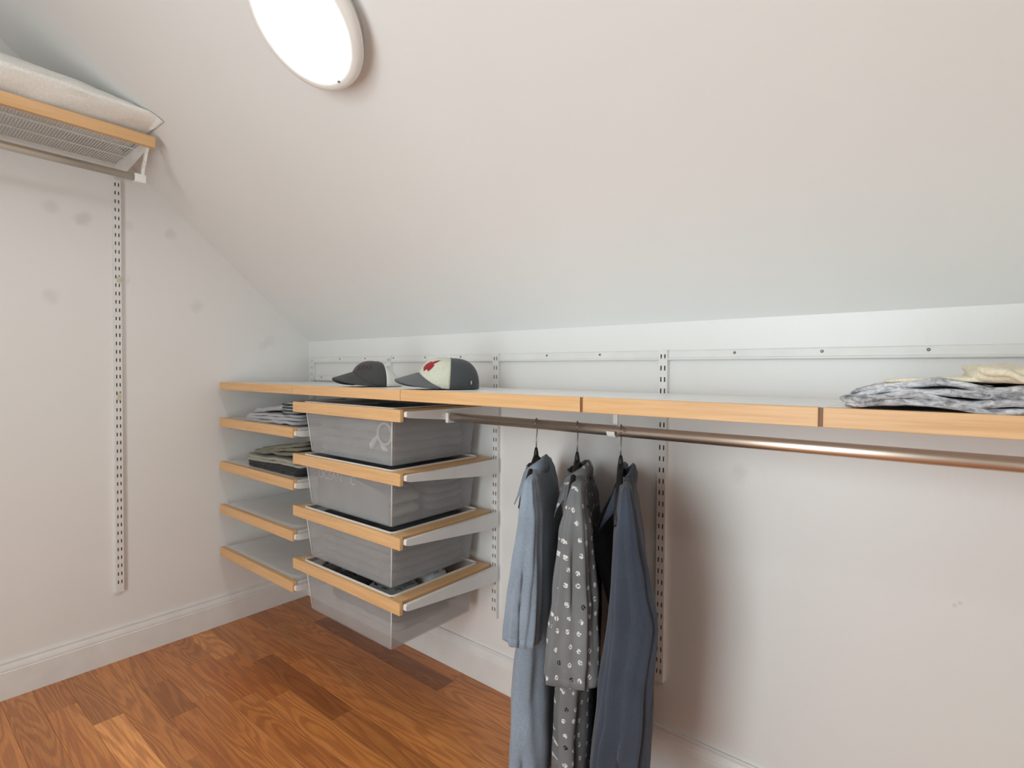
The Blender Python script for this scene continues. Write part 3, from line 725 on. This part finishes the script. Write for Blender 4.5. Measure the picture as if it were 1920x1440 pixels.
# ---------------------------------------------------------------- caps
def cap(label, cx, cy, z, ang, L, Wd, Hh, front_mat, rear_mat, brim_mat, split, squash, collapse=0.0):
    """local x points along the brim"""
    root = thing('baseball_cap', label, 'cap', (cx, cy, z), ang, 'caps on the top row shelf')
    NU, NV = 40, 14
    def pt(u, v, o=0.0):
        a = u; e = v*PI/2
        ce, se = math.cos(e)**0.72, math.sin(e)**0.9
        x = (L+o)*math.cos(a)*ce - squash*se*L*0.25 ; y = (Wd+o)*math.sin(a)*ce; zz = (Hh+o)*se
        if x < 0: zz *= 1 - collapse*min(1, -x/L)**0.8
        if math.cos(a) > 0: zz += 0.012*math.cos(a)**2*ce
        return (x, y, zz + 0.002)
    def shell(u0, u1, nm, mat):
        g = [[pt(u0+(u1-u0)*i/NU, j/NV) for i in range(NU+1)] for j in range(NV+1)]
        return MB().grid(g).build(nm, mat, root, True, solid=0.003, local=True)
    shell(-split, split, 'front_panel', front_mat)
    shell(split, 2*PI-split, 'rear_panel', rear_mat)
    # brim: arched plate
    g = []
    for i in range(9):
        t = i/8; row = []
        for j in range(25):
            a = -1.15 + 2.3*j/24
            bx, by = L*0.985*math.cos(a), Wd*0.985*math.sin(a)
            ext = 0.072*max(0.0, math.cos(a*1.25))**0.6
            yy = by*(1-0.10*t); arch = 0.047*(1-min(1, abs(by/(Wd*0.92)))**1.25) + 0.001
            row.append((bx+ext*t, yy, max(0.001, arch*(1-0.42*t)) + 0.0025))
        g.append(row)
    MB().grid(g).build('brim', brim_mat, root, True, solid=0.004, local=True)
    MB().rings([[(-squash*L*0.25+r*math.cos(2*PI*k/12), r*math.sin(2*PI*k/12), Hh+h) for k in range(12)] for r,h in ((0.0075,-0.001),(0.0075,0.002),(0.004,0.0045))]).build('top_button', rear_mat if front_mat is not M['capgrey'] else front_mat, root, True, local=True)
    return root, pt
c1, pt1 = cap('charcoal cap with a white mesh back and dull red lettering', 0.915, -0.272, TZ, math.radians(-97), 0.092, 0.078, 0.085, M['capgrey'], M['capwhite'], M['capgrey'], 1.50, 0.15, 0.62)
c2, pt2 = cap('two tone cap with a pale front, red emblem and slate brim', 1.272, -0.268, TZ, math.radians(-113), 0.098, 0.082, 0.094, M['capcream'], M['capnavy'], M['capgrey2'], 1.30, 0.3)
def emblem(root, pt, poly, mat, u0, v0, su, sv, name):
    # raised embroidered patch that follows the crown
    cu_ = sum(p[0] for p in poly)/len(poly); cv_ = sum(p[1] for p in poly)/len(poly)
    rings_ = []
    for f in (1.0, 0.66, 0.33):
        rings_.append([pt(u0+su*(cu_+(p[0]-cu_)*f), v0+sv*(cv_+(p[1]-cv_)*f), 0.0030 if f == 1.0 else 0.0042) for p in poly])
    MB().rings(rings_, False, True).build(name, mat, root, True, local=True)
emblem(c2, pt2, [(-1,-.55),(-.6,-1),(-.2,-.7),(.15,-.95),(.5,-.5),(.65,-.05),(.35,.12),(.75,.5),(1.1,1.0),(.4,.72),(0,.42),(-.35,.5),(-.65,.2),(-.95,-.1)], M['red'], 0.46, 0.46, 0.30, 0.19, 'red_emblem')
for k in range(4):
    emblem(c1, pt1, [(-.5,-1),(.5,-.9),(.4,-.2),(.7,.3),(.4,1),(-.5,.9),(-.2,.2),(-.6,-.3)], M['dullred'], 0.20+0.19*k, 0.40+0.03*k, 0.08, 0.10, 'lettering')
MB().rings([[(x_+0.0, y_, z_) for x_, y_, z_ in [(pt2(2.02, 0.06, 0.002+h)[0]+r*math.cos(2*PI*k/10)*0.3, pt2(2.02,0.06,0.002+h)[1]+r*math.cos(2*PI*k/10), pt2(2.02,0.06,0.002+h)[2]+0.008+r*math.sin(2*PI*k/10)) for k in range(10)]] for r,h in ((0.006,0.0),(0.006,0.003),(0.003,0.005))]).build('snap', M['ltgrey'], c2, True, local=True)

# ---------------------------------------------------------------- hangers and shirts
def ring_local(cu, cw, z, ru, rw, n=40, seed=0, fold=0.004, sq=0.8, fr=3.0):
    """one horizontal ring of a cloth tube; local axes x = w, y = -u"""
    pts = []
    for k in range(n):
        a = 2*PI*k/n; ca, sa = math.cos(a), math.sin(a)
        u_ = ru*math.copysign(abs(ca)**sq, ca); w_ = rw*math.copysign(abs(sa)**sq, sa)
        ph = 2.2*nz3(z*1.7, seed, 0.3, 1.0, seed+1); f = fold*(1.1*nz3(ca*1.3, sa*1.3, z*fr, 1.6, seed) + 0.65*math.sin(a*6+seed+ph) + 0.5*math.sin(a*11+seed*2-ph*1.6) + 0.5*nz3(ca*3, sa*3, z*14, 1.0, seed+6))
        pts.append((cw + w_ + f*(1 if sa >= 0 else -1)*0.9, -(cu + u_ + f*0.5*ca), z + 0.2*f))
    return pts
def interp(tab, z):
    for (z0, v0), (z1, v1) in zip(tab[:-1], tab[1:]):
        if z0 >= z >= z1:
            t = (z0-z)/(z0-z1) if z0 != z1 else 0; t = t*t*(3-2*t)*0.5 + t*0.5
            return [a+(b-a)*t for a, b in zip(v0, v1)]
    return tab[-1][1] if z < tab[-1][0] else tab[0][1]
def shirt(X, ang, top, lab_shirt, lab_hanger, mat, body, sleeve, far_len, collar, seed, sweep=0.98, buttons=None):
    a = math.radians(ang)
    # hanger
    hg = thing('coat_hanger', lab_hanger, 'hanger', (X, RY, top-0.12), a, 'black coat hangers on the rod')
    zb = top - (top-0.12)     # local z of the hanger's neck
    zr = RZ - (top-0.12)
    hk = []
    R_ = RR*1.08 + 0.0028
    for k in range(15):
        t = PI*1.05 - (PI*1.25)*k/14
        hk.append((0, -R_*math.cos(t)*-1, zr + R_*math.sin(t)))
    last = hk[-1]
    hk += [(0, last[1]*0.75, zr-0.022), (0, 0.002, zr-0.034), (0, 0, zb+0.004)]
    MB().tube(hk, 0.0016, 8).build('hook', M['hook'], hg, True, local=True)
    MB().tube([(0,0,zb+0.008),(0,0,zb-0.004),(0,0,zb-0.026)], [0.0035,0.006,0.008], 10).build('neck', M['hanger'], hg, True, local=True)
    for sgn, nm in ((-1,'arm'),(1,'arm')):
        p = [(0, 0, zb-0.018), (0, sgn*0.045, zb-0.035), (0, sgn*0.11, zb-0.066), (0, sgn*0.165, zb-0.096), (0, sgn*0.188, zb-0.112)]
        MB().tube(p, [0.008,0.0075,0.007,0.007,0.006], 10).build(nm, M['hanger'], hg, True, local=True)
    MB().tube([(0,-0.186,zb-0.113),(0,0,zb-0.116),(0,0.186,zb-0.113)], 0.003, 8).build('bar', M['hanger'], hg, True, local=True)
    # shirt: local z measured from the hem
    z0 = body[-1][0]
    st = thing('hanging_shirt', lab_shirt, 'shirt', (X, RY, z0), a, 'shirts hanging on the rod')
    def tubeof(tab, nm, m, sd, n=72, steps=60, close=False, fold=0.006):
        za, zc = tab[0][0], tab[-1][0]; rs = []
        if close:
            cu, cw, ru, rw = tab[0][1]; rs.append([(p[0], p[1], p[2]-z0) for p in ring_local(cu-0.02, cw, za+0.006, ru*0.35, rw*0.35, n, sd, 0)])
        for i in range(steps+1):
            z = za+(zc-za)*i/steps; cu, cw, ru, rw = interp(tab, z)
            d = (za-z)/(za-zc)
            rs.append([(p[0], p[1], p[2]-z0) for p in ring_local(cu, cw, z, ru, rw, n, sd, fold*(0.25+0.9*d))])
        return MB().rings(rs, close, False).build(nm, m, st, True, local=True, solid=0.0022)
    bd = tubeof(body, 'body', mat, seed)
    sv = tubeof(sleeve, 'sleeve', mat, seed+2, close=True, fold=0.008)
    zt_ = sleeve[0][0]
    far = [(zz, [-c[0], c[1]*0.2, c[2], c[3]*0.8]) for zz, c in sleeve if zz > zt_-far_len] 
    if len(far) > 1: tubeof(far, 'sleeve', mat, seed+4, close=True)
    # hem band of the near sleeve
    ze, ce = sleeve[-1]
    if ze > 0.35:
        hb = []
        for zz in (ze+0.020, ze+0.019, ze+0.0005, ze-0.0005):
            c_ = interp(sleeve, zz); g = 0.0016 if zz in (ze+0.019, ze+0.0005) else 0.0
            hb.append([(p[0]+(p[0]-c_[1])*g*16, p[1]+(p[1]+c_[0])*g*30, p[2]-z0) for p in ring_local(c_[0], c_[1], zz, c_[2], c_[3], 72, seed+2, 0.008*1.1)])
        MB().rings(hb, False, False).build('sleeve_hem', mat, sv, True, local=True)
    # collar: a stand and a turned-down leaf, near and far side; front of the shirt is towards -w
    zc, cu0, cw0, pu, pw, pz = collar      # top z, neck radii (u,w), point position (u,w,z)
    for sgn in (1, -1):
        top_e, fold_e, low_e, stand = [], [], [], []
        n = 18
        for i in range(n+1):
            t = i/n; an = PI/2 + PI*t*sweep                # from the back (+w) round the side to the front (-w)
            cw_ = cw0*math.sin(an); cu_ = sgn*cu0*abs(math.cos(an))**0.8
            drop = 0.052*t**1.4
            zt2 = zc - drop
            stand.append((cw_*0.92+0.002, -cu_*0.90, zt2-0.040-z0))
            top_e.append((cw_, -cu_, zt2-z0))
            fold_e.append((cw_*1.12, -cu_*1.10, zt2-0.004-z0))
            k = t**2.2
            lw = cw_*1.30 + (pw-cw_*1.30)*k; lu = cu_*1.28 + (sgn*pu-cu_*1.28)*k; lz_ = (zt2-0.042)*(1-k) + pz*k
            low_e.append((lw, -lu, lz_-z0))
        mid = [tuple(0.5*(p+q_) + (0.004 if ax == 0 and p > 0 else 0) for ax, (p, q_) in enumerate(zip(A, B))) for A, B in zip(fold_e, low_e)]
        MB().grid([stand, top_e, fold_e, mid, low_e]).build('collar', mat, st, True, local=True, solid=0.0028)
    if buttons:
        for (bw, bu, bz) in buttons:
            MB().rings([[(bw-h, -(bu+r*math.cos(2*PI*k/10)), bz+r*math.sin(2*PI*k/10)-z0) for k in range(10)] for r,h in ((0.005,0),(0.005,0.0025),(0.003,0.003))]).build('button', M['hanger'], st, local=True)
    return st
# rows: (z, [centre u, centre w, half u, half w])
shirt(1.611, 25, 0.917, 'light blue short sleeved shirt, nearest the drawers', 'black hanger holding the light blue shirt', M['blue'],
      [(0.880,[0,0.004,0.060,0.024]), (0.845,[0,0.006,0.120,0.030]), (0.800,[0,0.012,0.180,0.037]), (0.70,[0,0.020,0.190,0.044]), (0.50,[0,0.022,0.192,0.047]), (0.30,[0,0.014,0.190,0.055]), (0.10,[0,0.010,0.188,0.058])],
      [(0.868,[0.135,0.018,0.050,0.012]), (0.835,[0.165,0.022,0.050,0.020]), (0.790,[0.185,0.026,0.045,0.027]), (0.67,[0.200,0.020,0.040,0.035]), (0.57,[0.205,0.014,0.036,0.037]), (0.490,[0.207,0.011,0.034,0.038])],
      0.40, (0.906, 0.060, 0.026, 0.085, -0.040, 0.785), 3)
shirt(1.743, 25, 0.918, 'charcoal shirt with small pale printed motifs, middle of the three', 'black hanger holding the printed charcoal shirt', M['print'],
      [(0.882,[0,0.004,0.060,0.026]), (0.845,[0,0.008,0.120,0.032]), (0.800,[0,0.014,0.180,0.038]), (0.70,[0,0.018,0.190,0.045]), (0.50,[0,0.016,0.190,0.046]), (0.30,[0,0.009,0.188,0.047]), (0.10,[0,0.006,0.186,0.048])],
      [(0.872,[0.135,0.022,0.050,0.014]), (0.835,[0.165,0.022,0.050,0.022]), (0.775,[0.190,0.021,0.042,0.034]), (0.62,[0.206,0.023,0.034,0.046]), (0.53,[0.212,0.019,0.030,0.051]), (0.448,[0.215,0.014,0.030,0.054])],
      0.40, (0.905, 0.060, 0.030, 0.085, -0.045, 0.775), 9)
shirt(1.868, 25, 0.922, 'dark slate long sleeved shirt, nearest the empty part of the rod', 'black hanger holding the dark slate shirt', M['navy'],
      [(0.888,[0,0.016,0.060,0.014]), (0.850,[0,0.018,0.120,0.018]), (0.805,[0,0.021,0.180,0.022]), (0.70,[0,0.026,0.190,0.034]), (0.55,[0,0.026,0.192,0.048]), (0.30,[0,0.014,0.190,0.046]), (0.10,[0,0.010,0.188,0.046])],
      [(0.880,[0.135,0.018,0.050,0.011]), (0.840,[0.165,0.022,0.050,0.018]), (0.790,[0.188,0.024,0.042,0.026]), (0.70,[0.205,0.032,0.034,0.038]), (0.62,[0.212,0.038,0.030,0.048]), (0.46,[0.214,0.024,0.032,0.049]), (0.28,[0.212,0.010,0.034,0.054]), (0.16,[0.210,0.008,0.034,0.052])],
      0.70, (0.912, 0.058, 0.030, 0.085, -0.050, 0.755), 15, 0.60)

# the dark slate shirt hangs open: its inside shows on the left, shade painted into the cloth colour
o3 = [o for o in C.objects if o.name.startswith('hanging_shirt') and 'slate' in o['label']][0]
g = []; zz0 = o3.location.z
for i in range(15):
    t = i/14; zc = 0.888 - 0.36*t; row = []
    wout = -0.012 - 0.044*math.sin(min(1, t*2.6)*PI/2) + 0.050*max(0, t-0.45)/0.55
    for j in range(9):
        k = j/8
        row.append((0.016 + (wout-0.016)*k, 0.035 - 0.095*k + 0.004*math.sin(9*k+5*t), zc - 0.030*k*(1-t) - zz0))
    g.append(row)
MB().grid(g).build('front_edge', M['navy_shade'], o3, True, local=True, solid=0.0025)
